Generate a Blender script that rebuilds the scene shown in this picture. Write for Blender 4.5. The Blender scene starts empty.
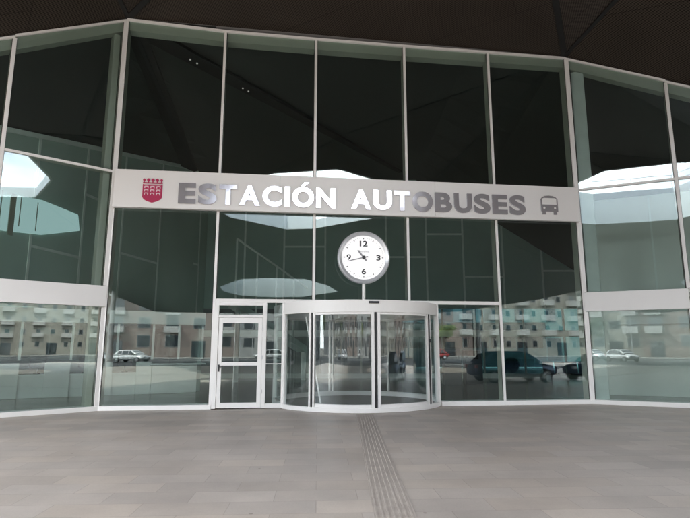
import bpy, bmesh, math, random
from mathutils import Vector, Matrix
random.seed(7)
R = math.radians
scene = bpy.context.scene
C = scene.collection

# ------------------------------------------------------------------ materials
def new_mat(name):
    m = bpy.data.materials.new(name); m.use_nodes = True
    nt = m.node_tree; nt.nodes.clear()
    out = nt.nodes.new('ShaderNodeOutputMaterial')
    return m, nt, out
def N(nt, t, **kw):
    n = nt.nodes.new(t)
    for k, v in kw.items():
        if k.startswith('i_'):
            n.inputs[k[2:].replace('_', ' ')].default_value = v
        else: setattr(n, k, v)
    return n
def plain(name, col, rough=0.5, metal=0.0, var=0.08, scale=3.0, spec=0.5, bump=0.0, bscale=40.0, stretch=(1,1,1)):
    m, nt, out = new_mat(name)
    b = N(nt, 'ShaderNodeBsdfPrincipled')
    b.inputs['Roughness'].default_value = rough; b.inputs['Metallic'].default_value = metal
    b.inputs['Specular IOR Level'].default_value = spec
    tc = N(nt, 'ShaderNodeTexCoord'); mp = N(nt, 'ShaderNodeMapping'); mp.inputs['Scale'].default_value = stretch
    nt.links.new(tc.outputs['Object'], mp.inputs['Vector'])
    no = N(nt, 'ShaderNodeTexNoise'); no.inputs['Scale'].default_value = scale; no.inputs['Detail'].default_value = 6
    nt.links.new(mp.outputs[0], no.inputs['Vector'])
    r = N(nt, 'ShaderNodeMapRange'); r.inputs['From Min'].default_value = .3; r.inputs['From Max'].default_value = .7
    r.inputs['To Min'].default_value = 1 - var; r.inputs['To Max'].default_value = 1 + var
    nt.links.new(no.outputs['Fac'], r.inputs['Value'])
    mx = N(nt, 'ShaderNodeVectorMath', operation='SCALE'); mx.inputs[0].default_value = col[:3]
    nt.links.new(r.outputs[0], mx.inputs['Scale'])
    nt.links.new(mx.outputs[0], b.inputs['Base Color'])
    r2 = N(nt, 'ShaderNodeMapRange'); r2.inputs['To Min'].default_value = max(0, rough - .06); r2.inputs['To Max'].default_value = min(1, rough + .08)
    nt.links.new(no.outputs['Fac'], r2.inputs['Value']); nt.links.new(r2.outputs[0], b.inputs['Roughness'])
    if bump:
        n2 = N(nt, 'ShaderNodeTexNoise'); n2.inputs['Scale'].default_value = bscale; n2.inputs['Detail'].default_value = 4
        nt.links.new(mp.outputs[0], n2.inputs['Vector'])
        bp = N(nt, 'ShaderNodeBump'); bp.inputs['Strength'].default_value = bump; bp.inputs['Distance'].default_value = .02
        nt.links.new(n2.outputs['Fac'], bp.inputs['Height']); nt.links.new(bp.outputs[0], b.inputs['Normal'])
    nt.links.new(b.outputs[0], out.inputs['Surface'])
    return m
def glass(name, tint=(.8, .9, .88), f0=.09, rough=0.0, wave=.0008, ws=.9):
    m, nt, out = new_mat(name)
    tr = N(nt, 'ShaderNodeBsdfTransparent'); tr.inputs['Color'].default_value = (*tint, 1)
    gl = N(nt, 'ShaderNodeBsdfGlossy'); gl.inputs['Roughness'].default_value = rough
    gl.inputs['Color'].default_value = (.93, 1, .99, 1)
    ge = N(nt, 'ShaderNodeNewGeometry')
    dt = N(nt, 'ShaderNodeVectorMath', operation='DOT_PRODUCT')
    nt.links.new(ge.outputs['Normal'], dt.inputs[0]); nt.links.new(ge.outputs['Incoming'], dt.inputs[1])
    ab = N(nt, 'ShaderNodeMath', operation='ABSOLUTE'); nt.links.new(dt.outputs['Value'], ab.inputs[0])
    om = N(nt, 'ShaderNodeMath', operation='SUBTRACT'); om.inputs[0].default_value = 1; nt.links.new(ab.outputs[0], om.inputs[1])
    pw = N(nt, 'ShaderNodeMath', operation='POWER'); nt.links.new(om.outputs[0], pw.inputs[0]); pw.inputs[1].default_value = 5
    ma = N(nt, 'ShaderNodeMath', operation='MULTIPLY_ADD'); nt.links.new(pw.outputs[0], ma.inputs[0])
    ma.inputs[1].default_value = 1 - f0; ma.inputs[2].default_value = f0
    if wave:
        tc = N(nt, 'ShaderNodeTexCoord')
        no = N(nt, 'ShaderNodeTexNoise'); no.inputs['Scale'].default_value = ws; no.inputs['Detail'].default_value = 1
        nt.links.new(tc.outputs['Object'], no.inputs['Vector'])
        bp = N(nt, 'ShaderNodeBump'); bp.inputs['Strength'].default_value = 1; bp.inputs['Distance'].default_value = wave
        nt.links.new(no.outputs['Fac'], bp.inputs['Height']); nt.links.new(bp.outputs[0], gl.inputs['Normal'])
    mix = N(nt, 'ShaderNodeMixShader'); nt.links.new(ma.outputs[0], mix.inputs['Fac'])
    nt.links.new(tr.outputs[0], mix.inputs[1]); nt.links.new(gl.outputs[0], mix.inputs[2])
    nt.links.new(mix.outputs[0], out.inputs['Surface'])
    return m
def emit(name, col, s):
    m, nt, out = new_mat(name)
    e = N(nt, 'ShaderNodeEmission'); e.inputs['Color'].default_value = (*col, 1); e.inputs['Strength'].default_value = s
    nt.links.new(e.outputs[0], out.inputs['Surface']); return m

def paving_mat():
    m, nt, out = new_mat('granite pavers')
    b = N(nt, 'ShaderNodeBsdfPrincipled')
    tc = N(nt, 'ShaderNodeTexCoord'); mp = N(nt, 'ShaderNodeMapping'); mp.inputs['Rotation'].default_value = (0, 0, -R(3.0))
    nt.links.new(tc.outputs['Object'], mp.inputs['Vector'])
    br = N(nt, 'ShaderNodeTexBrick'); br.offset = .5; br.offset_frequency = 2; br.squash = 1
    br.inputs['Scale'].default_value = 1; br.inputs['Brick Width'].default_value = .9; br.inputs['Row Height'].default_value = .42
    br.inputs['Mortar Size'].default_value = .0045; br.inputs['Mortar Smooth'].default_value = .3; br.inputs['Bias'].default_value = -.05
    br.inputs['Color1'].default_value = (.385, .336, .29, 1); br.inputs['Color2'].default_value = (.455, .4, .347, 1)
    br.inputs['Mortar'].default_value = (.32, .275, .235, 1)
    nt.links.new(mp.outputs[0], br.inputs['Vector'])
    # second layer of per-paver tone (cooler and redder stones)
    mp2 = N(nt, 'ShaderNodeMapping'); mp2.inputs['Location'].default_value = (0, 0, 0)
    br2 = N(nt, 'ShaderNodeTexBrick'); br2.offset = .5; br2.inputs['Scale'].default_value = 1
    br2.inputs['Brick Width'].default_value = .9; br2.inputs['Row Height'].default_value = .42; br2.inputs['Mortar Size'].default_value = 0
    br2.inputs['Bias'].default_value = -.35
    br2.inputs['Color1'].default_value = (.95, .955, .98, 1); br2.inputs['Color2'].default_value = (1.05, 1.02, .99, 1)
    ofs = N(nt, 'ShaderNodeVectorMath', operation='ADD'); ofs.inputs[1].default_value = (.9 * 37, .42 * 58, 0)
    nt.links.new(mp.outputs[0], ofs.inputs[0]); nt.links.new(ofs.outputs[0], br2.inputs['Vector'])
    mul = N(nt, 'ShaderNodeMixRGB', blend_type='MULTIPLY'); mul.inputs[0].default_value = 1
    nt.links.new(br.outputs['Color'], mul.inputs[1]); nt.links.new(br2.outputs['Color'], mul.inputs[2])
    # grime
    n1 = N(nt, 'ShaderNodeTexNoise'); n1.inputs['Scale'].default_value = .7; n1.inputs['Detail'].default_value = 8; n1.inputs['Roughness'].default_value = .65
    nt.links.new(tc.outputs['Object'], n1.inputs['Vector'])
    r1 = N(nt, 'ShaderNodeMapRange'); r1.inputs['From Min'].default_value = .3; r1.inputs['From Max'].default_value = .7
    r1.inputs['To Min'].default_value = .8; r1.inputs['To Max'].default_value = 1.12
    nt.links.new(n1.outputs['Fac'], r1.inputs['Value'])
    n2 = N(nt, 'ShaderNodeTexNoise'); n2.inputs['Scale'].default_value = 45; n2.inputs['Detail'].default_value = 4
    nt.links.new(tc.outputs['Object'], n2.inputs['Vector'])
    r2 = N(nt, 'ShaderNodeMapRange'); r2.inputs['To Min'].default_value = .9; r2.inputs['To Max'].default_value = 1.1
    nt.links.new(n2.outputs['Fac'], r2.inputs['Value'])
    mm = N(nt, 'ShaderNodeMath', operation='MULTIPLY'); nt.links.new(r1.outputs[0], mm.inputs[0]); nt.links.new(r2.outputs[0], mm.inputs[1])
    sc = N(nt, 'ShaderNodeVectorMath', operation='SCALE'); nt.links.new(mul.outputs[0], sc.inputs[0]); nt.links.new(mm.outputs[0], sc.inputs['Scale'])
    # scattered spots (chewing gum, drips)
    vo = N(nt, 'ShaderNodeTexVoronoi'); vo.inputs['Scale'].default_value = 1.7
    nt.links.new(tc.outputs['Object'], vo.inputs['Vector'])
    ls = N(nt, 'ShaderNodeMath', operation='LESS_THAN'); ls.inputs[1].default_value = .035
    nt.links.new(vo.outputs['Distance'], ls.inputs[0])
    sp = N(nt, 'ShaderNodeMixRGB', blend_type='MULTIPLY'); sp.inputs[2].default_value = (.6, .58, .57, 1)
    nt.links.new(ls.outputs[0], sp.inputs[0]); nt.links.new(sc.outputs[0], sp.inputs[1])
    nt.links.new(sp.outputs[0], b.inputs['Base Color'])
    rr = N(nt, 'ShaderNodeMapRange'); rr.inputs['To Min'].default_value = .4; rr.inputs['To Max'].default_value = .58
    nt.links.new(n1.outputs['Fac'], rr.inputs['Value']); nt.links.new(rr.outputs[0], b.inputs['Roughness'])
    bp = N(nt, 'ShaderNodeBump'); bp.inputs['Strength'].default_value = .35; bp.inputs['Distance'].default_value = .004
    nt.links.new(br.outputs['Fac'], bp.inputs['Height']); bp.invert = True
    nt.links.new(bp.outputs[0], b.inputs['Normal'])
    nt.links.new(b.outputs[0], out.inputs['Surface'])
    return m

def soffit_mat(name, ang, base):
    m, nt, out = new_mat(name)
    b = N(nt, 'ShaderNodeBsdfPrincipled'); b.inputs['Roughness'].default_value = .5; b.inputs['Metallic'].default_value = 0
    b.inputs['Specular IOR Level'].default_value = .15
    tc = N(nt, 'ShaderNodeTexCoord'); mp = N(nt, 'ShaderNodeMapping'); mp.inputs['Rotation'].default_value = (0, 0, R(ang))
    nt.links.new(tc.outputs['Object'], mp.inputs['Vector'])
    sx = N(nt, 'ShaderNodeSeparateXYZ'); nt.links.new(mp.outputs[0], sx.inputs[0])
    def sn(sock, k):
        a = N(nt, 'ShaderNodeMath', operation='MULTIPLY'); nt.links.new(sock, a.inputs[0]); a.inputs[1].default_value = k
        s = N(nt, 'ShaderNodeMath', operation='SINE'); nt.links.new(a.outputs[0], s.inputs[0]); return s.outputs[0]
    k = 2 * math.pi / .085
    p = N(nt, 'ShaderNodeMath', operation='MULTIPLY'); nt.links.new(sn(sx.outputs['X'], k), p.inputs[0]); nt.links.new(sn(sx.outputs['Y'], k), p.inputs[1])
    r = N(nt, 'ShaderNodeMapRange'); r.inputs['From Min'].default_value = -.1; r.inputs['From Max'].default_value = .25
    r.inputs['To Min'].default_value = 1.0; r.inputs['To Max'].default_value = .22
    nt.links.new(p.outputs[0], r.inputs['Value'])
    no = N(nt, 'ShaderNodeTexNoise'); no.inputs['Scale'].default_value = .6; no.inputs['Detail'].default_value = 5
    nt.links.new(tc.outputs['Object'], no.inputs['Vector'])
    r3 = N(nt, 'ShaderNodeMapRange'); r3.inputs['To Min'].default_value = .75; r3.inputs['To Max'].default_value = 1.25
    nt.links.new(no.outputs['Fac'], r3.inputs['Value'])
    # sheet joints between the perforated panels
    br = N(nt, 'ShaderNodeTexBrick'); br.inputs['Scale'].default_value = 1; br.inputs['Brick Width'].default_value = 7.0; br.inputs['Row Height'].default_value = 2.6
    br.inputs['Mortar Size'].default_value = .012; br.inputs['Color1'].default_value = (1, 1, 1, 1); br.inputs['Color2'].default_value = (.88, .88, .88, 1); br.inputs['Mortar'].default_value = (.5, .5, .5, 1)
    mpb = N(nt, 'ShaderNodeMapping'); mpb.inputs['Rotation'].default_value = (0, 0, R(ang + 17)); nt.links.new(tc.outputs['Object'], mpb.inputs['Vector'])
    nt.links.new(mpb.outputs[0], br.inputs['Vector'])
    q = N(nt, 'ShaderNodeMath', operation='MULTIPLY'); nt.links.new(r.outputs[0], q.inputs[0]); nt.links.new(r3.outputs[0], q.inputs[1])
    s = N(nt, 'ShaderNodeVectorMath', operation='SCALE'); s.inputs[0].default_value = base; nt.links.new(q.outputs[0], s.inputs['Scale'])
    mu = N(nt, 'ShaderNodeMixRGB', blend_type='MULTIPLY'); mu.inputs[0].default_value = 1
    nt.links.new(s.outputs[0], mu.inputs[1]); nt.links.new(br.outputs['Color'], mu.inputs[2])
    nt.links.new(mu.outputs[0], b.inputs['Base Color'])
    nt.links.new(b.outputs[0], out.inputs['Surface'])
    return m
def steel_mat(name, rough=.12, col=(.72, .71, .74)):
    m = plain(name, col, rough, 1.0, .03, 6, bump=.05, bscale=3)
    return m
def facade_mat(name, col, bands=.25):
    m = plain(name, col, .8, 0, .12, .8, bump=.2, bscale=30); return m

M = {}
M['white'] = plain('white powder coat', (.78, .775, .755), .38, 0, .025, 1.3)
M['panel'] = plain('white composite panel', (.755, .75, .735), .42, 0, .03, .7)
M['fin'] = plain('grey green aluminium', (.36, .37, .32), .45, 0, .04, 1.5)
M['gap'] = plain('black rubber', (.018, .018, .018), .6)
M['rimc'] = plain('clock rim paint', (.6, .62, .65), .3, .4)
M['steelrim'] = plain('satin aluminium', (.55, .56, .58), .28, .9, .04, 5)
M['letter'] = plain('polished steel', (.62, .61, .65), .12, .68, .03, 6, bump=.05, bscale=3)
M['red'] = plain('crimson enamel', (.42, .02, .085), .4)
M['crestw'] = plain('white enamel', (.75, .66, .68), .4)
M['clockw'] = plain('white clock dial', (.88, .88, .88), .5, 0, .01)
for _n in M['clockw'].node_tree.nodes:
    if _n.type == 'BSDF_PRINCIPLED': _n.inputs['Emission Color'].default_value = (1, 1, 1, 1); _n.inputs['Emission Strength'].default_value = .05   # backlit dial
M['black'] = plain('black paint', (.02, .02, .024), .5)
M['greytext'] = plain('grey print', (.3, .3, .33), .6)
M['handm'] = plain('grey steel hands', (.26, .26, .28), .4)
M['glass'] = glass('curtain wall glass', (.88, .935, .92), .07)
M['gdoor'] = glass('clear door glass', (.9, .94, .93), .06)
M['gcurv'] = glass('curved door glass', (.93, .95, .95), .055)
M['ginner'] = glass('inner door glass', (.93, .95, .95), .018)
M['gteal'] = glass('teal glass', (.27, .42, .44), .04)
M['pave'] = paving_mat()
M['tact'] = plain('tactile paving', (.37, .325, .285), .7, 0, .12, 6, bump=.3, bscale=60)
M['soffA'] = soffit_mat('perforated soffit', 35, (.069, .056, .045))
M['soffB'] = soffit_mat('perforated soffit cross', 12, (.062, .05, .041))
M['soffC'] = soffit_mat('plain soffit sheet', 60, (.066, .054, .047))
M['seam'] = plain('black channel', (.006, .006, .006), .7)
M['fascia'] = plain('pale fascia', (.62, .66, .7), .5, 0, .05, .5)
M['fascia2'] = plain('grey fascia', (.4, .44, .46), .5, 0, .05, .5)
M['roof'] = plain('grey roofing', (.3, .3, .3), .8)
M['inceil'] = plain('dark interior ceiling', (.032, .036, .034), .6, 0, .15, .6)
M['inwall'] = plain('grey green wall cladding', (.47, .58, .53), .55, 0, .06, .5)
M['inwall2'] = plain('dark green wall cladding', (.37, .48, .44), .55, 0, .06, .5)
M['inwall3'] = plain('slate grey panelling', (.16, .175, .18), .4, 0, .15, .7)
M['inwallR'] = plain('pale grey render', (.74, .76, .72), .6, 0, .08, .5)
M['joint'] = plain('pale joint trim', (.8, .86, .83), .5)
M['infloor'] = plain('polished interior floor', (.2, .185, .165), .18, 0, .1, .8)
M['counter'] = plain('pale laminate', (.8, .84, .81), .4, 0, .04, 1)
M['pale'] = plain('frosted clerestory', (.62, .74, .74), .4, 0, .05, .8)
M['asphalt'] = plain('asphalt', (.045, .046, .048), .95, 0, .2, 4, bump=.5, bscale=80)
M['kerb'] = plain('kerb stone', (.35, .34, .32), .8, 0, .12, 4, bump=.3)
M['walk'] = plain('pavement slabs', (.3, .29, .27), .85, 0, .15, 1.2, bump=.3)
M['earth'] = plain('dry ground', (.11, .105, .09), .95, 0, .25, .05, bump=.3, bscale=2)
M['paint'] = plain('road paint', (.75, .75, .73), .7, 0, .1, 8)
M['brick'] = facade_mat('red brick render', (.2, .155, .135))
M['cream'] = facade_mat('cream render', (.235, .22, .19))
M['whiter'] = facade_mat('white render', (.27, .27, .262))
M['greyr'] = facade_mat('grey render', (.17, .175, .18))
M['window'] = plain('dark window glass', (.03, .035, .04), .12, 0, .1, 1, .8)
M['balc'] = plain('balcony slab', (.33, .325, .31), .7)
M['roofred'] = plain('roof tiles', (.3, .14, .09), .8, 0, .2, 3)
M['bark'] = plain('bark', (.11, .085, .06), .9, 0, .3, 8, bump=.8, bscale=20)
M['leafA'] = plain('green leaves', (.06, .1, .028), .6, 0, .35, 1.2)
M['leafB'] = plain('yellow green leaves', (.11, .14, .03), .6, 0, .3, 1.2)
M['tyre'] = plain('tyre rubber', (.02, .02, .02), .8)
M['mat'] = plain('grey entrance matting', (.2, .19, .18), .9, 0, .1, 30)
M['rim'] = plain('alloy rim', (.5, .5, .52), .3, .8)
M['carglass'] = plain('car window glass', (.015, .018, .02), .06, 0, .02, 1, .8)
M['lampw'] = plain('headlight lens', (.7, .72, .75), .15)
M['lampr'] = plain('tail light lens', (.35, .02, .02), .2)
M['led'] = emit('lit downlight', (1, .95, .85), .05)
M['dayglow'] = emit('daylight stand-in glow', (.5, .72, .72), .1)  # weak emission in place of daylight, no lamp behind it
M['sand'] = plain('seat shell', (.05, .06, .07), .4)
M['curtain'] = plain('pale column paint', (.5, .54, .52), .6)

# ------------------------------------------------------------------ helpers
def tag(o, label=None, cat=None, group=None, kind=None):
    if label: o['label'] = label
    if cat: o['category'] = cat
    if group: o['group'] = group
    if kind: o['kind'] = kind
    return o
def thing(name, loc, label, cat, group=None, rz=0):
    o = bpy.data.objects.new(name, None); C.objects.link(o); o.location = loc; o.rotation_euler = (0, 0, rz)
    o.empty_display_size = .3
    return tag(o, label, cat, group)
def origin(o):
    v = Vector((0, 0, 0)); 
    while o is not None:
        v = v + o.location if o.type == 'EMPTY' else v
        o = o.parent
    return v
def obj(name, bm, mat, parent=None, bevel=0, smooth=False, label=None, local=False):
    """bm in world coordinates (or local ones); becomes one mesh object under parent (parents here are unrotated at build time)"""
    me = bpy.data.meshes.new(name)
    if parent is not None and not local:
        p = origin(parent); bmesh.ops.translate(bm, verts=bm.verts, vec=-p)
    bmesh.ops.recalc_face_normals(bm, faces=bm.faces)
    bm.to_mesh(me); bm.free()
    if smooth:
        for f in me.polygons: f.use_smooth = True
        me.set_sharp_from_angle(angle=R(40))
    o = bpy.data.objects.new(name, me); C.objects.link(o)
    if mat is not None: me.materials.append(mat)
    if parent is not None: o.parent = parent
    if bevel:
        b = o.modifiers.new('bevel', 'BEVEL'); b.width = bevel; b.segments = 2; b.limit_method = 'ANGLE'
    if label: o['label'] = label
    return o
def hexa(bm, P):
    """8 points: bottom 4 (ccw) then top 4"""
    v = [bm.verts.new(p) for p in P]
    for f in ((3, 2, 1, 0), (4, 5, 6, 7), (0, 1, 5, 4), (1, 2, 6, 5), (2, 3, 7, 6), (3, 0, 4, 7)):
        bm.faces.new([v[i] for i in f])
def box(bm, x0, x1, y0, y1, z0, z1):
    hexa(bm, [(x0, y0, z0), (x1, y0, z0), (x1, y1, z0), (x0, y1, z0), (x0, y0, z1), (x1, y0, z1), (x1, y1, z1), (x0, y1, z1)])
def B_(x0, x1, y0, y1, z0, z1):
    bm = bmesh.new(); box(bm, x0, x1, y0, y1, z0, z1); return bm
def cyl(bm, p, q, r0, r1=None, seg=16, cap=True):
    r1 = r0 if r1 is None else r1
    p, q = Vector(p), Vector(q); d = (q - p).normalized()
    a = d.orthogonal().normalized(); b = d.cross(a)
    A_ = [bm.verts.new(p + (a * math.cos(t) + b * math.sin(t)) * r0) for t in [2 * math.pi * i / seg for i in range(seg)]]
    B2 = [bm.verts.new(q + (a * math.cos(t) + b * math.sin(t)) * r1) for t in [2 * math.pi * i / seg for i in range(seg)]]
    for i in range(seg):
        j = (i + 1) % seg; bm.faces.new([A_[i], A_[j], B2[j], B2[i]])
    if cap: bm.faces.new(A_[::-1]); bm.faces.new(B2)
def prism(bm, poly, d):
    """closed prism from 3D polygon poly displaced by vector d"""
    d = Vector(d)
    a = [bm.verts.new(Vector(p)) for p in poly]; b = [bm.verts.new(Vector(p) + d) for p in poly]
    n = len(a)
    bm.faces.new(a[::-1]); bm.faces.new(b)
    for i in range(n): bm.faces.new([a[i], a[(i + 1) % n], b[(i + 1) % n], b[i]])
class Frame:
    """s along the wall, n outwards to the plaza, z up"""
    def __init__(self, o, yaw, flip=1):
        self.o = Vector((o[0], o[1], 0)); self.e = Vector((math.cos(yaw), math.sin(yaw), 0)) 
        self.n = Vector((self.e.y, -self.e.x, 0)) * flip
    def __call__(self, s, n, z): return self.o + self.e * s + self.n * n + Vector((0, 0, z))
    def box(self, bm, s0, s1, n0, n1, z0, z1, z0b=None, z1b=None):
        z0b = z0 if z0b is None else z0b; z1b = z1 if z1b is None else z1b
        hexa(bm, [self(s0, n0, z0), self(s1, n0, z0b), self(s1, n1, z0b), self(s0, n1, z0), self(s0, n0, z1), self(s1, n0, z1b), self(s1, n1, z1b), self(s0, n1, z1)])
    def B(self, *a, **k):
        bm = bmesh.new(); self.box(bm, *a, **k); return bm

A = Vector((-6.38, 13.87, 0)); Bc = Vector((7.145, 15.566, 0))
FC = Frame(A, R(7.162))
FL = Frame(A, R(180 + 39.943), -1)       # s runs away from the left corner
FR = Frame(Bc, R(-24.978))
assert FL.n.y < 0 and FR.n.y < 0 and FC.n.y < 0

# ------------------------------------------------------------------ camera, light
cam = bpy.data.cameras.new('camera'); co = bpy.data.objects.new('camera', cam); C.objects.link(co)
co.location = (0, 0, 1.6); co.rotation_euler = (R(90) + math.atan(89 / 520), 0, 0)
cam.sensor_width = 36; cam.lens = 520 / 690 * 36; cam.clip_end = 3000; cam.clip_start = .05
scene.camera = co
SUN_AZ = R(-58); SUN_EL = R(48)            # azimuth from +Y towards +X
w = bpy.data.worlds.new('World'); scene.world = w; w.use_nodes = True
nt = w.node_tree; bg = nt.nodes['Background']
sky = nt.nodes.new('ShaderNodeTexSky'); sky.sky_type = 'NISHITA'; sky.sun_disc = False
sky.sun_elevation = SUN_EL; sky.sun_rotation = SUN_AZ; sky.air_density = 1.0; sky.dust_density = 2.0
tc = nt.nodes.new('ShaderNodeTexCoord'); mp = nt.nodes.new('ShaderNodeMapping'); mp.inputs['Scale'].default_value = (1, 1, 2.5)
nt.links.new(tc.outputs['Generated'], mp.inputs['Vector'])
no = nt.nodes.new('ShaderNodeTexNoise'); no.inputs['Scale'].default_value = 1.6; no.inputs['Detail'].default_value = 7; no.inputs['Roughness'].default_value = .55
nt.links.new(mp.outputs[0], no.inputs['Vector'])
mr = nt.nodes.new('ShaderNodeMapRange'); mr.inputs['From Min'].default_value = .30; mr.inputs['From Max'].default_value = .55
nt.links.new(no.outputs['Fac'], mr.inputs['Value'])
mx = nt.nodes.new('ShaderNodeMixRGB'); mx.inputs[2].default_value = (15, 15.6, 16.6, 1)
sz = nt.nodes.new('ShaderNodeSeparateXYZ'); nt.links.new(tc.outputs['Generated'], sz.inputs[0])
hr = nt.nodes.new('ShaderNodeMapRange'); hr.inputs['From Min'].default_value = .1; hr.inputs['From Max'].default_value = .8; hr.inputs['To Min'].default_value = 16; hr.inputs['To Max'].default_value = 6.4
nt.links.new(sz.outputs['Z'], hr.inputs['Value'])
cs_ = nt.nodes.new('ShaderNodeVectorMath'); cs_.operation = 'SCALE'; cs_.inputs[0].default_value = (1, 1.03, 1.08); nt.links.new(hr.outputs[0], cs_.inputs['Scale']); nt.links.new(cs_.outputs[0], mx.inputs[2])
nt.links.new(mr.outputs[0], mx.inputs[0]); nt.links.new(sky.outputs[0], mx.inputs[1])
nt.links.new(mx.outputs[0], bg.inputs['Color']); bg.inputs['Strength'].default_value = .14
sl = bpy.data.lights.new('sun', 'SUN'); sl.energy = 2.0; sl.angle = R(.6); sl.color = (1, .95, .88)
so = bpy.data.objects.new('sun', sl); C.objects.link(so)
sd = Vector((math.sin(SUN_AZ) * math.cos(SUN_EL), math.cos(SUN_AZ) * math.cos(SUN_EL), math.sin(SUN_EL)))
so.rotation_euler = (-sd).to_track_quat('-Z', 'Y').to_euler(); so.location = (0, 30, 60)

# ------------------------------------------------------------------ ground
tag(obj('ground', B_(-900, 900, -900, 900, -.5, -.012), M['earth']), kind='structure')
tag(obj('plaza', B_(-30, 36, -21, 30, -.3, 0), M['pave']), kind='structure')
tag(obj('parking_ground', B_(-70, 70, -43, 29.9, -.3, -.006), M['asphalt']), kind='structure')
tag(obj('road', B_(-300, 300, -56, -43.3, -.2, -.008), M['asphalt']), kind='structure')
tag(obj('kerb', B_(-300, 300, -43.3, -43, -.2, .008), M['kerb'], bevel=.02), kind='structure')
tag(obj('pavement', B_(-300, 300, -61, -56, -.2, .12), M['walk'], bevel=.02), kind='structure')
bm = bmesh.new()
for i in range(60): box(bm, -120 + i * 4, -118 + i * 4, -49.75, -49.6, -.006, -.004)
tag(obj('road_marking', bm, M['paint']), kind='structure')
# tactile guide strip towards the revolving door
bm = bmesh.new(); box(bm, .28, .69, -9, 13.28, .001, .005)
for k in range(7):
    x = .3 + k * .057; box(bm, x - .006 + .006, x + .018, -9, 13.26, .005, .011)
for j in range(56):
    pass
tag(obj('tactile_strip', bm, M['tact']), kind='structure')

# ------------------------------------------------------------------ station building
ST = thing('station_building', (A.x, A.y, 0), 'bus station building with a folded white framed glass front', 'building')
def zc(s):            # head height along the centre front
    pts = [(0, 11.15), (2.83, 11.0), (5.54, 10.96), (8.28, 10.94), (11.0, 10.94), (13.63, 10.93)]
    for (a, za), (b, zb) in zip(pts, pts[1:]):
        if s <= b + 1e-6: return za + (zb - za) * (s - a) / (b - a)
    return pts[-1][1]
ZL = lambda s: 11.15 - .614 * s
ZR = lambda s: 10.93 - .53 * s
G = 'glass_pane'
def mullion(F, s, z0, z1, wd=.075, deep=.3, nm='mullion', front=.05):
    m = obj(nm, F.B(s - wd / 2, s + wd / 2, .012, front, z0, z1), M['white'], ST, bevel=.006)
    obj('gasket', F.B(s - wd / 2 - .011, s + wd / 2 + .011, .0105, .0118, z0, z1), M['gap'], m)
    obj('mullion_fin', F.B(s - wd / 2 + .006, s + wd / 2 - .006, -deep, -.012, z0, z1), M['fin'], m)
def transom(F, s0, s1, z0, z1, nm='transom', n1=.045, deep=.12, zs=0):
    obj(nm, F.B(s0, s1, .0125, n1, z0, z1, z0 + zs, z1 + zs), M['white'], ST, bevel=.005)
def pane(F, s0, s1, z0, z1, z0b=None, z1b=None, mat='glass', nm=G, par=None, n=0):
    tilt = random.uniform(-.0006, .0006)
    return obj(nm, F.B(s0 + .004, s1 - .004, n - .01, n + .01, z0, z1, z0b, z1b), M[mat], par or ST)
# centre front
CS = [0, 2.83, 5.54, 8.28, 11.0, 13.63]
for i, s in enumerate(CS):
    wd = .075 if 0 < i < 5 else .09
    mullion(FC, s, 2.93 if s in (5.54, 8.28) else .12, zc(s) - .09, wd)
for i in range(5):
    s0, s1 = CS[i], CS[i + 1]
    pane(FC, s0 + .03, s1 - .03, 5.95, zc(s0) - .05, 5.95, zc(s1) - .05)
    if i in (0, 4): pane(FC, s0 + .03, s1 - .03, .06, 5.93)
    elif i in (1, 2, 3): pane(FC, s0 + .03, s1 - .03, 2.9, 5.93)
    h = obj('head_frame', FC.B(s0, s1, -.02, .06, zc(s0) - .09, zc(s0) - .02, zc(s1) - .09, zc(s1) - .02), M['white'], ST, bevel=.006)
    obj('head_lining', FC.B(s0 + .05, s1 - .05, -.32, -.03, zc(s0) - .36, zc(s0) - .05, zc(s1) - .36, zc(s1) - .05), M['fin'], h)
pane(FC, 9.13, 10.96, .1, 2.84)
transom(FC, 2.87, 10.96, 2.83, 2.93)
for a, b in ((.0, 2.855), (9.14, 10.98), (10.98, 13.63)):
    obj('base_sill', FC.B(a, b, -.3, .06, .003, .125), M['white'], ST, bevel=.008)
# thick corner posts seen behind the glass
obj('corner_post', FR.B(.13, .5, -.45, -.1, .01, 10.4), M['curtain'], ST, bevel=.02)
obj('corner_post', FL.B(.12, .3, -.45, -.1, .01, 10.6), M['fin'], ST, bevel=.02)
for s in (9.06,):
    obj('door_post', FC.B(s - .06, s + .06, -.08, .06, .02, 2.83), M['white'], ST, bevel=.006)
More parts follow.
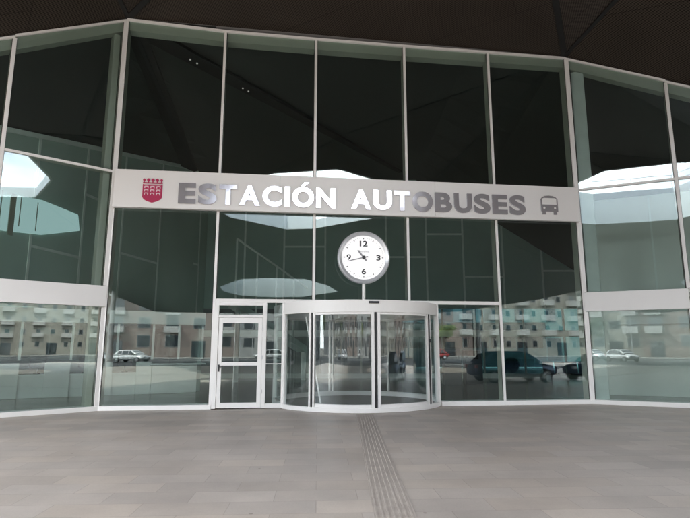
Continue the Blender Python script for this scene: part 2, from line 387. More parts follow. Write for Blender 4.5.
# wings
def wing(F, Z, t=(0, 2.68, 5.4, 8.1)):
    for i, s in enumerate(t):
        if i: mullion(F, s, .12, 2.66, .09, .3); mullion(F, s, 3.245, Z(s) - .1, .09, .3)
        else:
            mullion(F, .06, 3.245, Z(.06) - .1, .09, .35); mullion(F, .06, .12, 2.66, .09, .35)
    for i in range(3):
        s0, s1 = t[i] + .03, t[i + 1] - .03
        zt = 6.43 if Z(s1) > 6.9 else None
        pane(F, s0, s1, .06, 2.68)
        if zt:
            pane(F, s0, s1, 3.2, 6.4); pane(F, s0, s1, 6.45, Z(s0) - .05, 6.45, Z(s1) - .05)
            tr = obj('transom', F.B(s0 - .03, s1 + .03, .0125, .045, 6.39, 6.46), M['white'], ST, bevel=.005)
            obj('transom_fin', F.B(s0, s1, -.22, -.0125, 6.395, 6.455), M['fin'], tr)
        else: pane(F, s0, s1, 3.2, Z(s0) - .05, 3.2, Z(s1) - .05)
        obj('spandrel_panel', F.B(s0 - .02, s1 + .02, -.05, .07, 2.675, 3.235), M['panel'], ST, bevel=.008)
        h = obj('head_frame', F.B(s0 - .03, s1 + .03, -.02, .06, Z(s0) - .09, Z(s0) - .02, Z(s1) - .09, Z(s1) - .02), M['white'], ST, bevel=.006)
        obj('head_lining', F.B(s0 + .02, s1 - .02, -.32, -.03, Z(s0) - .4, Z(s0) - .05, Z(s1) - .4, Z(s1) - .05), M['fin'], h)
        obj('base_sill', F.B(s0 - .03, s1 + .03, -.3, .06, .003, .125), M['white'], ST, bevel=.008)
wing(FL, ZL); wing(FR, ZR)

# swing door with fan light and side light in the second bay
dr = obj('door', FC.B(2.86, 2.97, -.06, .055, .02, 2.83), M['white'], ST, bevel=.006)
for a in (FC.B(4.15, 4.26, -.06, .055, .02, 2.83), FC.B(2.97, 4.15, -.06, .053, 2.745, 2.83), FC.B(2.97, 4.15, -.06, .053, 2.42, 2.49)):
    obj('door_frame', a, M['white'], dr, bevel=.006)
for a in (FC.B(2.975, 3.085, -.03, .035, .03, 2.415), FC.B(4.035, 4.145, -.03, .035, .03, 2.415), FC.B(3.085, 4.035, -.03, .035, 2.27, 2.415),
          FC.B(3.085, 4.035, -.03, .035, 1.13, 1.225), FC.B(3.085, 4.035, -.03, .035, .03, .16)):
    obj('door_stile', a, M['white'], dr, bevel=.004)
pane(FC, 3.07, 4.05, 1.2, 2.3, mat='gdoor', nm='door_glass', par=dr); pane(FC, 3.07, 4.05, .14, 1.15, mat='gdoor', nm='door_glass', par=dr)
pane(FC, 2.97, 4.15, 2.48, 2.76, mat='gdoor', nm='fan_light', par=dr)
bm = bmesh.new()
FC.box(bm, 3.0, 3.035, .035, .06, .98, 1.16); cyl(bm, FC(3.018, .06, 1.1), FC(3.018, .085, 1.1), .011); FC.box(bm, 3.01, 3.12, .08, .092, 1.09, 1.112)
obj('handle', bm, M['black'], dr)
for z in (.4, 2.05, 1.3):
    bm = bmesh.new(); cyl(bm, FC(4.16, .06, z), FC(4.16, .06, z + .1), .012); obj('hinge', bm, M['steelrim'], dr)
pane(FC, 4.26, 4.69, .1, 2.83, mat='gdoor')
obj('side_light_sill', FC.B(4.26, 4.69, -.05, .05, .02, .13), M['white'], ST, bevel=.005)
obj('side_light_rail', FC.B(4.26, 4.69, .012, .04, 1.165, 1.185), M['white'], ST)
obj('door_post', FC.B(4.68, 4.80, -.08, .06, .02, 2.83), M['white'], ST, bevel=.006)

# closed side and back of the hall, roof
def wallquad(nm, p, q, za, zb, mat, th=.25, z0=0, label=None):
    p, q = Vector((*p, 0)), Vector((*q, 0)); d = (q - p).normalized(); n = Vector((-d.y, d.x, 0)) * th
    bm = bmesh.new()
    hexa(bm, [p + Vector((0, 0, z0)), q + Vector((0, 0, z0)), q + n + Vector((0, 0, z0)), p + n + Vector((0, 0, z0)), p + Vector((0, 0, za)), q + Vector((0, 0, zb)), q + n + Vector((0, 0, zb)), p + n + Vector((0, 0, za))])
    return obj(nm, bm, mat, ST, label=label)
LWe = FL(8.14, 0, 0); RWe = FR(8.14, 0, 0)
def zin(x, y):       # folded ceiling of the hall
    z = 11.12
    z = min(z, 11.12 + .723 * (x + 6.38) + .102 * (y - 13.87), 10.95 - .65 * (x - 7.145) - .1135 * (y - 15.57))
    return max(z, 4.2)
BL = (-12.9, 29.0); BR = (16.5, 29.0)
wallquad('side_wall', (LWe.x, LWe.y), BL, 6.3, zin(*BL), M['inwall'])
wallquad('side_wall', BR, (RWe.x, RWe.y), zin(*BR), 6.7, M['inwall2'])
# ceiling as folded sheets with a closed roof over them
import itertools
gx = [-13.2, -12.6, -11.5, -10, -9, -8.4, -8, -7, -6.38, -4, 0, 4, 7, 8, 9, 10.5, 12, 14, 16.6]
bm = bmesh.new()
def front_y(x):
    if x < A.x: return A.y + (x - A.x) * math.tan(R(39.943)) if x > LWe.x else LWe.y
    if x < Bc.x: return A.y + (x - A.x) * math.tan(R(7.162))
    return Bc.y - (x - Bc.x) * math.tan(R(24.978))
cols = []
for x in gx:
    f = front_y(x) + .02; col = []
    for j in range(9):
        y = f + (29.1 - f) * j / 8; col.append((x, y, zin(x, y)))
    cols.append(col)
vv = [[(bm.verts.new(p), bm.verts.new((p[0], p[1], p[2] + .5))) for p in c] for c in cols]
nx, ny = len(cols), 9
for i in range(nx - 1):
    for j in range(ny - 1):
        bm.faces.new([vv[i][j][0], vv[i + 1][j][0], vv[i + 1][j + 1][0], vv[i][j + 1][0]])
        bm.faces.new([vv[i][j][1], vv[i][j + 1][1], vv[i + 1][j + 1][1], vv[i + 1][j][1]])
for i in range(nx - 1):
    for j in (0, ny - 1): bm.faces.new([vv[i][j][0], vv[i + 1][j][0], vv[i + 1][j][1], vv[i][j][1]])
for j in range(ny - 1):
    for i in (0, nx - 1): bm.faces.new([vv[i][j][0], vv[i][j + 1][0], vv[i][j + 1][1], vv[i][j][1]])
obj('hall_roof', bm, M['inceil'], ST)
# recessed light channels in the ceiling of the hall
def channel(p, q, w0, w1, lights):
    p, q = Vector(p), Vector(q); d = (q - p).normalized(); n = Vector((-d.y, d.x, 0)); bm = bmesh.new()
    K = 12; pr = None
    for k in range(K + 1):
        c = p.lerp(q, k / K); ww = w0 + (w1 - w0) * k / K
        a, b = c + n * ww, c - n * ww
        ring = [bm.verts.new((a.x, a.y, zin(a.x, a.y) - .06)), bm.verts.new((b.x, b.y, zin(b.x, b.y) - .06)), bm.verts.new((b.x, b.y, zin(b.x, b.y) - .16)), bm.verts.new((a.x, a.y, zin(a.x, a.y) - .16))]
        if pr:
            for i in range(4): bm.faces.new([pr[i], pr[(i + 1) % 4], ring[(i + 1) % 4], ring[i]])
        else: bm.faces.new(ring)
        pr = ring
    bm.faces.new(pr[::-1])
    ch = obj('light_channel', bm, M['seam'], ST)
    for t in lights:
        for s in (-.14, .14):
            c = p.lerp(q, t) + d * s + n * .05; z = zin(c.x, c.y) - .165
            bm = bmesh.new(); cyl(bm, (c.x, c.y, z), (c.x, c.y, z - .03), .026, seg=10); obj('downlight', bm, M['led'], ch)
channel((-6.3, 14.3, 0), (-8.2, 26.6, 0), .26, .34, (.30, .62, .9))
channel((-6.05, 14.3, 0), (3.0, 27.0, 0), .34, .1, (.12, .27))

# back wall: dark cladding over a band of teal glazing
YB = 28.6
FB = Frame((-12.6, YB), 0)
W0 = 29.0
bm = bmesh.new(); hexa(bm, [(-8.0, YB, 3.75), (16.4, YB, 3.75), (16.4, YB + .3, 3.75), (-8.0, YB + .3, 3.75), (-8.0, YB, 11.1), (16.4, YB, 11.1), (16.4, YB + .3, 11.1), (-8.0, YB + .3, 11.1)])
bw = obj('back_wall', bm, M['inwall2'], ST)
bm = bmesh.new()
for x in (-5.6, -3.4, -1.1, 2.3, 4.55, 6.6, 8.8, 10.97, 13.1): box(bm, x - .05, x + .05, YB - .03, YB - .005, 3.76, 11.0)
for x0, x1, z in ((4.6, 6.55, 7.9), (6.65, 8.75, 5.5), (11.0, 13.05, 5.82), (8.85, 10.9, 8.4), (2.35, 4.5, 6.6), (-3.35, -1.15, 7.2)): box(bm, x0, x1, YB - .03, YB - .005, z - .05, z + .05)
obj('wall_joint_trim', bm, M['joint'], bw)
for k in range(11):
    x0, x1 = -8 + k * 2.22, -8 + (k + 1) * 2.22
    if k < 5: obj('rear_wall_panel', B_(x0 + .05, x1 - .05, YB + .05, YB + .2, .25, 3.74), M['inwall3'], ST)
    else: obj('rear_glass_pane', B_(x0 + .05, x1 - .05, YB + .09, YB + .11, .25, 3.74), M['gteal'], ST)
    obj('rear_mullion', B_(x1 - .045, x1 + .045, YB + .04, YB + .18, .25, 3.74), M['fin'], ST)
obj('rear_sill', B_(-8, 16.4, YB, YB + .25, .003, .25), M['counter'], ST)
obj('rear_rail', B_(-8, 16.4, YB + .0, YB + .038, 2.2, 2.55), M['counter'], ST)
# slanted inner wall on the left, above the ticket office
P1, P2 = Vector((-10.75, 13.3, 0)), Vector((-7.72, 28.55, 0))
du = (P2 - P1).normalized(); FW = Frame((-10.38, 15.23), math.atan2(du.y, du.x))
def wz(s):
    p = FW(s, 0, 0); return zin(p.x, p.y)
bm = bmesh.new()
n_ = 10; S0, S1 = -2.1, 13.55
ss = [S0 + (S1 - S0) * k / n_ for k in range(n_ + 1)]
lo = [[bm.verts.new(FW(s, off, 2.92)) for off in (0, -.2)] for s in ss]
hi = [[bm.verts.new(FW(s, off, wz(s) - .01)) for off in (0, -.2)] for s in ss]
for k in range(n_):
    bm.faces.new([lo[k][0], lo[k + 1][0], hi[k + 1][0], hi[k][0]]); bm.faces.new([lo[k][1], hi[k][1], hi[k + 1][1], lo[k + 1][1]])
    bm.faces.new([lo[k][0], lo[k][1], lo[k + 1][1], lo[k + 1][0]]); bm.faces.new([hi[k][0], hi[k + 1][0], hi[k + 1][1], hi[k][1]])
for k in (0, n_): bm.faces.new([lo[k][0], lo[k][1], hi[k][1], hi[k][0]])
iw = obj('inner_wall', bm, M['inwall'], ST)
FW.n = FW.n if FW(0, 1, 0).x > FW(0, 0, 0).x else -FW.n
bm = bmesh.new()
for s in (1.2, 3.53, 5.85, 8.7, 12.68): FW.box(bm, s - .045, s + .045, .005, .03, 2.95, wz(s) - .2)
for s0, s1, z in ((1.25, 3.48, 4.85), (3.58, 4.9, 7.25), (5.9, 8.65, 5.45), (12.1, 12.63, 6.0)): FW.box(bm, s0, s1, .005, .03, z - .045, z + .045)
for k in range(n_): 
    if ss[k] > -1.9: FW.box(bm, ss[k], ss[k + 1], .005, .05, wz(ss[k]) - .19, wz(ss[k]) - .03, wz(ss[k + 1]) - .19, wz(ss[k + 1]) - .03)
obj('wall_joint_trim', bm, M['joint'], iw)
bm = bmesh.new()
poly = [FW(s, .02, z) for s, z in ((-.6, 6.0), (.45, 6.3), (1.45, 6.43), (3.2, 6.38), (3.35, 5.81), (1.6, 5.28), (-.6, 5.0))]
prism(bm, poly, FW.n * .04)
cp_ = obj('clerestory_glow_panel', bm, M['dayglow'], iw, label='pale clerestory panel in the slanted inner wall, its glow standing in for daylight')  # glow added where daylight would come through the wall
bm = bmesh.new(); FW.box(bm, .22, .42, .061, .09, 5.0, 6.3)
for s in (-.1, .62, 1.3): FW.box(bm, s - .015, s + .015, .061, .075, 5.35, 6.3)
obj('clerestory_bar', bm, M['fin'], iw)
# lit inner wall behind the right wing
bm = bmesh.new(); FR.box(bm, .3, 9.5, -3.6, -3.4, .01, 6.9); rw_ = obj('inner_wall', bm, M['inwallR'], ST)
bm = bmesh.new()
for s in (2.3, 4.6, 6.9): FR.box(bm, s - .03, s + .03, -3.395, -3.38, 2.75, 6.8)
FR.box(bm, 1.0, 9.5, -3.399, -3.3, 2.4, 2.74); obj('wall_joint_trim', bm, M['counter'], rw_)
# sloping balustrade of the stair behind the second bay
bm = bmesh.new()
a, b = Vector((-5.2, 24.6, 6.8)), Vector((-1.9, 26.2, 4.6))
def bar(bm, p, q, r=.06): cyl(bm, p, q, r, seg=8)
bar(bm, a, b, .05)
st_ = thing('staircase', (-5.2, 24.6, 0), 'dark staircase flight with pale sloping handrail inside the hall behind the door bay', 'staircase')
obj('handrail', bm, M['joint'], st_)
for t in (0.0, .28, .55, .8):
    p = a.lerp(b, t); bm = bmesh.new(); bar(bm, (p.x, p.y, p.z - 3.2 + .3), (p.x, p.y, p.z), .045); obj('baluster', bm, M['joint'], st_)
bm = bmesh.new(); dd = (b - a)
nn = Vector((-dd.y, dd.x, 0)).normalized() * 1.4
hexa(bm, [a + Vector((0, 0, -3.2)), b + Vector((0, 0, -3.2)), b + nn + Vector((0, 0, -3.2)), a + nn + Vector((0, 0, -3.2)), a + Vector((0, 0, -2.9)), b + Vector((0, 0, -2.9)), b + nn + Vector((0, 0, -2.9)), a + nn + Vector((0, 0, -2.9))])
obj('flight', bm, M['inwall2'], st_)
bm = bmesh.new(); bar(bm, (a.x, a.y + .7, 0), (a.x, a.y + .7, 3.5), .12); bar(bm, (b.x - .2, b.y + .7, 0), (b.x - .2, b.y + .7, 1.6), .12); obj('support_post', bm, M['joint'], st_)
bm = bmesh.new(); p = [(-12.4, 9.4, .002), (-6.38, 14.1, .002), (7.1, 15.8, .002), (14.3, 12.4, .002), (16.4, 28.6, .002), (-12.8, 28.6, .002)]
prism(bm, p, (0, 0, .004))
tag(obj('floor', bm, M['infloor']), kind='structure')

# ticket office
T0, T1 = Vector((-10.77, 16.74, 0)), Vector((-5.16, 19.74, 0)); td = (T1 - T0).normalized()
FT = Frame((T0.x, T0.y), math.atan2(td.y, td.x))
tk = thing('ticket_office', (T0.x, T0.y, 0), 'long pale ticket office with glazed front and white fascia behind the left windows', 'ticket office')
obj('fascia', FT.B(-1.2, 6.25, -.3, .05, 2.44, 2.9), M['counter'], tk, bevel=.01)
obj('office_roof', FT.B(-1.2, 6.25, -6.5, -.31, 2.75, 2.9), M['inwall2'], tk)
obj('rear_partition', FT.B(-1.2, 6.25, -6.5, -6.35, .01, 2.74), M['inwall'], tk)
obj('end_partition', FT.B(6.1, 6.24, -6.34, -.31, .01, 2.74), M['inwall2'], tk)
for s in (.39, 1.87, 3.27, 4.45, 5.35, 6.2):
    obj('office_mullion', FT.B(s - .04, s + .04, -.16, -.08, 1.2, 2.44), M['joint'], tk)
for s0, s1 in ((-1.1, .35), (.43, 1.83), (1.91, 3.23), (3.31, 4.41), (4.49, 5.31)):
    obj('office_glass', FT.B(s0, s1, -.13, -.11, 1.2, 2.44), M['gteal'], tk)
obj('lower_front', FT.B(-1.2, 4.4, -.12, -.03, .01, .72), M['counter'], tk)
obj('ledge', FT.B(-1.2, 4.4, -.3, .04, .72, .76), M['joint'], tk)
for s0, s1 in ((-.6, .42), (1.13, 1.87), (2.72, 3.15), (3.92, 4.42)):
    obj('screen_panel', FT.B(s0, s1, -.02, .05, .01, 1.12), M['counter'], tk, bevel=.008)
obj('service_counter', FT.B(4.43, 6.0, -.5, .12, .01, 1.0), M['counter'], tk, bevel=.01)
obj('counter_top', FT.B(4.35, 6.3, -.55, .2, 1.0, 1.05), M['joint'], tk, bevel=.008)
for s, lab in ((.9, 'dark computer monitor on the ticket office ledge, leftmost one'), (2.35, 'dark computer monitor on the ticket office ledge, middle one'), (3.6, 'dark computer monitor on the ticket office ledge, next to the service counter')):
    p = FT(s, -.5, 0); mo = thing('monitor', (p.x, p.y, .76), lab, 'monitor', 'monitors in the ticket office')
    obj('screen', FT.B(s - .24, s + .24, -.52, -.48, .95, 1.28), M['black'], mo)
    bm = bmesh.new(); cyl(bm, FT(s, -.5, .76), FT(s, -.5, .98), .03, seg=8); FT.box(bm, s - .1, s + .1, -.58, -.42, .76, .775); obj('stand', bm, M['black'], mo)
obj('desk', FT.B(-1.1, 4.3, -.9, -.31, .72, .76), M['counter'], tk)

# waiting benches and ticket machines on the right of the hall
def machine(x, y, lab, h=1.6, w_=.75):
    t = thing('ticket_machine', (x, y, 0), lab, 'ticket machine', 'ticket machines in the hall')
    bm = bmesh.new(); prism(bm, [(x - w_ / 2, y - .3, 0), (x - w_ / 2, y + .35, 0), (x - w_ / 2, y + .35, h), (x - w_ / 2, y - .05, h), (x - w_ / 2, y - .2, 1.1), (x - w_ / 2, y - .3, .9)], (w_, 0, 0))
    obj('cabinet', bm, M['sand'], t, bevel=.02)
    bm = bmesh.new(); hexa(bm, [(x - .22, y - .205, 1.12), (x + .22, y - .205, 1.12), (x + .22, y - .19, 1.1), (x - .22, y - .19, 1.1), (x - .22, y - .085, 1.48), (x + .22, y - .085, 1.48), (x + .22, y - .06, 1.46), (x - .22, y - .06, 1.46)])
    obj('screen', bm, M['carglass'], t)
machine(4.75, 23.6, 'dark ticket machine in the hall right of the revolving door, left one of the pair')
machine(5.75, 23.9, 'dark ticket machine in the hall right of the revolving door, right one of the pair', 1.5)
def bench(x, y, lab):
    t = thing('waiting_bench', (x, y, 0), lab, 'bench', 'waiting benches in the hall')
    for k in range(4):
        bm = bmesh.new(); xx = x + k * .58
        prism(bm, [(xx, y - .25, .42), (xx, y + .2, .4), (xx, y + .32, .95), (xx, y + .36, .95), (xx, y + .25, .36), (xx, y - .25, .38)], (.52, 0, 0)); obj('seat', bm, M['sand'], t, bevel=.015)
    obj('beam', B_(x, x + 2.26, y - .03, y + .03, .3, .36), M['steelrim'], t)
    for xx in (x + .2, x + 2.0): obj('leg', B_(xx - .03, xx + .03, y - .28, y + .28, .006, .3), M['steelrim'], t)
bench(9.6, 25.5, 'dark four seat waiting bench in the hall near the rear glazing')
for x, y, lab in ((9.6, 20.3, 'slim pale round column inside the hall behind the right bays'),):
    t = thing('column', (x, y, 0), lab, 'column'); bm = bmesh.new(); cyl(bm, (x, y, 0), (x, y, zin(x, y)), .2, seg=24); obj('shaft', bm, M['curtain'], t, smooth=False)
    bm = bmesh.new(); cyl(bm, (x, y, .005), (x, y, .12), .24, seg=24); obj('base_ring', bm, M['steelrim'], t)

# ------------------------------------------------------------------ sign band
SG = thing('station_sign', tuple(FC(6.8, .1, 5.4)), 'long white sign band lettered ESTACIÓN AUTOBUSES across the glass front', 'sign')
for a, b in ((.03, 4.55), (4.553, 9.08), (9.083, 13.61)):
    obj('sign_panel', FC.B(a, b, .055, .2, 5.385, 6.46), M['panel'], SG, bevel=.004)
def text_mesh(txt, s0, s1, z0, z1, n, ext, mat, parent, name, off=.03, F=FC, label=None, shear=0):
    cu = bpy.data.curves.new('tmp', 'FONT'); cu.body = txt; cu.size = 1; cu.extrude = .05; cu.offset = off; cu.resolution_u = 6
    cu.bevel_depth = 0
    to = bpy.data.objects.new('tmp', cu); C.objects.link(to)
    dg = bpy.context.evaluated_depsgraph_get(); dg.update()
    me = bpy.data.meshes.new_from_object(to.evaluated_get(dg)); bpy.data.objects.remove(to)
    # capital letters' own height as the ruler, so that an accent may rise above it
    xs = [v.co.x for v in me.vertices]; ys = [v.co.y for v in me.vertices]
    x0, x1, y0 = min(xs), max(xs), min(ys)
    y1 = max(ys)
    if 'Ó' in txt: y1 = y0 + CAP[0]
    else: CAP[0] = y1 - y0
    bm = bmesh.new(); bm.from_mesh(me); bpy.data.meshes.remove(me)
    for v in bm.verts:
        x, y, z = v.co
        s = s0 + (x - x0) / (x1 - x0) * (s1 - s0); zz = z0 + (y - y0) / (y1 - y0) * (z1 - z0)
        v.co = F(s, n + (z / .05 * .5 + .5) * ext, zz)
    return obj(name, bm, mat, parent, label=label)
CAP = [.73]
# one raised steel letter per part
def word(txt, s0, s1, z0, z1, gap=.085):
    adv = {'E': .60, 'S': .64, 'T': .62, 'A': .74, 'C': .70, 'I': .20, 'Ó': .78, 'N': .70, 'U': .70, 'O': .78, 'B': .66}
    tot = sum(adv[c] for c in txt) + gap * (len(txt) - 1); k = (s1 - s0) / tot; x = s0
    for c in txt:
        z0_, z1_ = (z0 - .008, z1 + .008) if c in 'SCOÓ' else (z0, z1)
        acc = c == 'Ó'
        if acc:
            c = 'O'; ad = adv['Ó'] * k; bm = bmesh.new()
            prism(bm, [FC(a, .201, z) for a, z in ((x + ad * .40, z1 + .035), (x + ad * .55, z1 + .035), (x + ad * .78, z1 + .15), (x + ad * .54, z1 + .15))], FC.n * .045)
            obj('letter_accent', bm, M['letter'], SG)
        else: ad = adv[c] * k
        text_mesh(c, x, x + ad, z0_, z1_, .201, .045, M['letter'], SG, 'letter', .04)
        x += ad + gap * k
text_mesh('E', 0, 1, 0, 1, 0, .01, M['letter'], SG, 'probe', .034)
bpy.data.objects.remove(bpy.data.objects['probe'])
word('ESTACIÓN', 1.76, 6.12, 5.53, 6.12); word('AUTOBUSES', 6.58, 11.86, 5.53, 6.12)
# coat of arms: crimson shield with crown and rows of little towers
CR = obj('crest', bmesh.new(), None, SG); bpy.data.objects.remove(CR)
bm = bmesh.new()
prism(bm, [FC(s, .201, z) for s, z in ((.80, 6.05), (.80, 5.68), (.84, 5.62), (.93, 5.57), (1.06, 5.525), (1.19, 5.57), (1.28, 5.62), (1.32, 5.68), (1.32, 6.05))], FC.n * .025)
crest = obj('crest', bm, M['red'], SG, label='crimson shield crest with a crown and small white towers')
bm = bmesh.new()
for k in range(5):
    s = .83 + k * .115; cyl(bm, FC(s, .205, 6.175), FC(s, .228, 6.175), .044 if k in (1, 2, 3) else .034, seg=12); FC.box(bm, s - .012, s + .012, .205, .226, 6.1, 6.15)
FC.box(bm, .80, 1.32, .203, .227, 6.075, 6.105); obj('crown', bm, M['red'], crest)
bm = bmesh.new()
for row, z in enumerate((5.97, 5.87, 5.775)):
    for k in range(3):
        s = .90 + k * .16
        FC.box(bm, s - .055, s - .033, .226, .2305, z - .035, z + .025); FC.box(bm, s + .033, s + .055, .226, .2305, z - .035, z + .025)
        FC.box(bm, s - .0329, s + .0329, .226, .2305, z + .008, z + .03)
FC.box(bm, .84, 1.28, .226, .2305, 6.025, 6.04)
obj('crest_towers', bm, M['crestw'], crest)
# bus pictogram
bm = bmesh.new(); s0, s1, za, zb = 12.36, 12.9, 5.66, 6.15
prism(bm, [FC(s, .201, z) for s, z in ((s0, za), (s1, za), (s1, 6.04), (s1 - .05, 6.1), (s1 - .14, 6.14), (s1 - .27, 6.155), (s0 + .14, 6.14), (s0 + .05, 6.1), (s0, 6.04))], FC.n * .03)
bus = obj('bus_pictogram', bm, M['letter'], SG)
bm = bmesh.new(); prism(bm, [FC(s, .2315, z) for s, z in ((s0 + .045, 5.87), (s1 - .045, 5.87), (s1 - .045, 6.05), (s1 - .1, 6.075), (s0 + .1, 6.075), (s0 + .045, 6.05))], FC.n * .004); obj('pictogram_window', bm, M['panel'], bus)
bm = bmesh.new()
for s in (s0 + .1, s1 - .1): cyl(bm, FC(s, .2315, 5.765), FC(s, .236, 5.765), .033)
obj('pictogram_lights', bm, M['panel'], bus)
bm = bmesh.new()
for s in (s0 + .04, s1 - .14): FC.box(bm, s, s + .1, .201, .23, 5.57, 5.659)
obj('pictogram_wheels', bm, M['letter'], bus)

# ------------------------------------------------------------------ clock
cs, cz, cn = 6.91, 4.10, .35
CK = thing('station_clock', tuple(FC(cs, cn, 2.85)), 'round white clock with silver rim on a short pole above the revolving door', 'clock')
def ring(bm, F, s, n0, n1, z, r0, r1, seg=72):
    P = []
    for i in range(seg):
        t = 2 * math.pi * i / seg; c, d = math.cos(t), math.sin(t)
        P.append([bm.verts.new(F(s + r * c, n, z + r * d)) for r, n in ((r0, n0), (r1, n0), (r1, n1 - .03), ((r0 + r1) / 2 + .02, n1), (r0, n1 - .045))])
    for i in range(seg):
        a, b = P[i], P[(i + 1) % seg]
        for k in range(5): bm.faces.new([a[k], a[(k + 1) % 5], b[(k + 1) % 5], b[k]])
bm = bmesh.new(); ring(bm, FC, cs, cn - .1, cn + .11, cz, .625, .735); obj('clock_rim', bm, M['rimc'], CK, smooth=True)
bm = bmesh.new(); cyl(bm, FC(cs, cn - .08, cz), FC(cs, cn + .03, cz), .632, seg=72); face = obj('clock_face', bm, M['clockw'], CK)
bm = bmesh.new()
for k in range(60):
    t = 2 * math.pi * k / 60; c, d = math.cos(t), math.sin(t)
    r0, r1, hw = (.52, .56, .011) if k % 5 == 0 else (.55, .562, .004)
    p = [(r0, -hw), (r1, -hw), (r1, hw), (r0, hw)]
    prism(bm, [FC(cs + r * c - o * d, cn + .031, cz + r * d + o * c) for r, o in p], FC.n * .002)
obj('minute_marks', bm, M['black'], face)
for tx, ds, dz, wd in (('12', 0, .395, .22), ('3', .42, 0, .12), ('6', 0, -.4, .12), ('9', -.42, 0, .12)):
    text_mesh(tx, cs + ds - wd / 2, cs + ds + wd / 2, cz + dz - .08, cz + dz + .08, cn + .031, .002, M['black'], face, 'numeral', .03)
text_mesh('Festina', cs - .15, cs + .16, cz + .15, cz + .205, cn + .031, .002, M['greytext'], face, 'dial_lettering', 0)
def hand(ang, L, tail, w, n, nm):
    bm = bmesh.new(); t = R(90 - ang); c, d = math.cos(t), math.sin(t)
    prism(bm, [FC(cs + r * c - o * d, n, cz + r * d + o * c) for r, o in ((-tail, -w), (L * .7, -w), (L, -w * .3), (L, w * .3), (L * .7, w), (-tail, w))], FC.n * .006)
    obj(nm, bm, M['handm'], CK)
hand(256, .48, .12, .013, cn + .05, 'minute_hand'); hand(321, .27, .12, .022, cn + .04, 'hour_hand')
bm = bmesh.new(); cyl(bm, FC(cs, cn + .031, cz), FC(cs, cn + .07, cz), .05, seg=16); obj('hand_hub', bm, M['black'], CK)
bm = bmesh.new(); cyl(bm, FC(cs, cn, 2.84), FC(cs, cn, cz - .72), .045, seg=20); cyl(bm, FC(cs, cn, 2.84), FC(cs, cn, 2.87), .1, seg=20); obj('clock_pole', bm, M['white'], CK, smooth=False)

# ------------------------------------------------------------------ revolving door
RC = 2.43; cs0 = 6.9; NCc = -1.13              # circle centre behind the glass line
def D(t, r, z): return FC(cs0 + r * math.sin(t), NCc + r * math.cos(t), z)
RV = thing('revolving_door', tuple(FC(cs0, 0, 0)), 'large white drum revolving door with curved glass under the clock', 'revolving door')
def arc(bm, t0, t1, r0, r1, z0, z1, seg=None):
    seg = seg or max(2, int(abs(t1 - t0) / R(2.5)))
    pr = None
    for k in range(seg + 1):
        t = t0 + (t1 - t0) * k / seg
        q = [bm.verts.new(D(t, r, z)) for r, z in ((r0, z0), (r1, z0), (r1, z1), (r0, z1))]
        if pr:
            for i in range(4): bm.faces.new([pr[i], pr[(i + 1) % 4], q[(i + 1) % 4], q[i]])
        else: bm.faces.new(q[::-1])
        pr = q
    bm.faces.new(pr)
def ARC(*a, **k):
    bm = bmesh.new(); arc(bm, *a, **k); return bm
TM = R(61.5)
obj('drum_header', ARC(-TM, TM, RC - .06, RC + .05, 2.515, 2.83), M['white'], RV, bevel=.006)
bm = bmesh.new()
pts = [D(-TM + 2 * TM * k / 40, RC + .03, 2.8) for k in range(41)]
prism(bm, pts, (0, 0, .028)); obj('drum_top', bm, M['white'], RV)
bm = bmesh.new()
prism(bm, [D(2 * math.pi * k / 64, RC - .07, 2.56) for k in range(64)], (0, 0, .12)); obj('drum_ceiling', bm, M['panel'], RV)
obj('drum_base', ARC(-TM, TM, RC - .05, RC + .06, .004, .12), M['white'], RV, bevel=.008)
obj('inner_header', ARC(TM + .02, 2 * math.pi - TM - .02, RC - .06, RC + .03, 2.5, 2.8, seg=90), M['panel'], RV)
obj('inner_base', ARC(TM + .02, 2 * math.pi - TM - .02, RC - .05, RC + .03, .008, .16, seg=90), M['white'], RV)
def ang_of(px):      # drum angle of a door post read from its bearing
    best = None
    for k in range(-620, 621):
        t = R(k / 10); p = D(t, RC, 0); x = 345 + 520 * p.x / (p.y * math.cos(math.atan(89 / 520)) + 0)
        # bearing measured on the level of the eye
        e = abs(345 + (p.x / (p.y / math.cos(math.atan(89/520)) )) * 520 * 1.0 - px)
        if best is None or e < best[0]: best = (e, t)
    return best[1]
def post(t, w, mat='white', r0=-.04, r1=.045, z0=.1, z1=2.52, nm='door_jamb'):
    dt = w / RC / 2
    obj(nm, ARC(t - dt, t + dt, RC + r0, RC + r1, z0, z1, seg=2), M[mat], RV, bevel=.004)
tL, tM_, tR = -.64, .065, .80
T_POST = dict(L=tL, M=tM_, R=tR)
# curved glass: fixed sides and the two sliding leaves
def cglass(t0, t1, z0=.12, z1=2.515, r=0, nm='curved_glass', g='gcurv'):
    return obj(nm, ARC(t0, t1, RC + r - .006, RC + r + .006, z0, z1, seg=max(6, int((t1 - t0) / R(2)))), M[g], RV, smooth=True)
cglass(-TM, tL - .02); cglass(tL + .02, tM_ - .02); cglass(tM_ + .02, tR - .02); cglass(tR + .02, TM)
post(tL - .012, .05); post(tL + .016, .02, 'gap'); post(tL + .036, .05)
post(tM_ - .032, .075); post(tM_, .04, 'gap', -.03, .035); post(tM_ + .032, .075)
post(tR - .03, .055); post(tR, .05, 'gap', -.03, .05); post(tR + .03, .03)
post(-TM + .01, .06); post(TM - .01, .06)
obj('leaf_rail', ARC(tL + .05, tM_ - .05, RC - .03, RC + .03, .121, .2), M['white'], RV); obj('leaf_rail', ARC(tM_ + .05, tR - .05, RC - .03, RC + .03, .121, .2), M['white'], RV)
obj('leaf_rail', ARC(tL + .05, tM_ - .05, RC - .03, RC + .03, 2.46, 2.514), M['white'], RV); obj('leaf_rail', ARC(tM_ + .05, tR - .05, RC - .03, RC + .03, 2.46, 2.514), M['white'], RV)
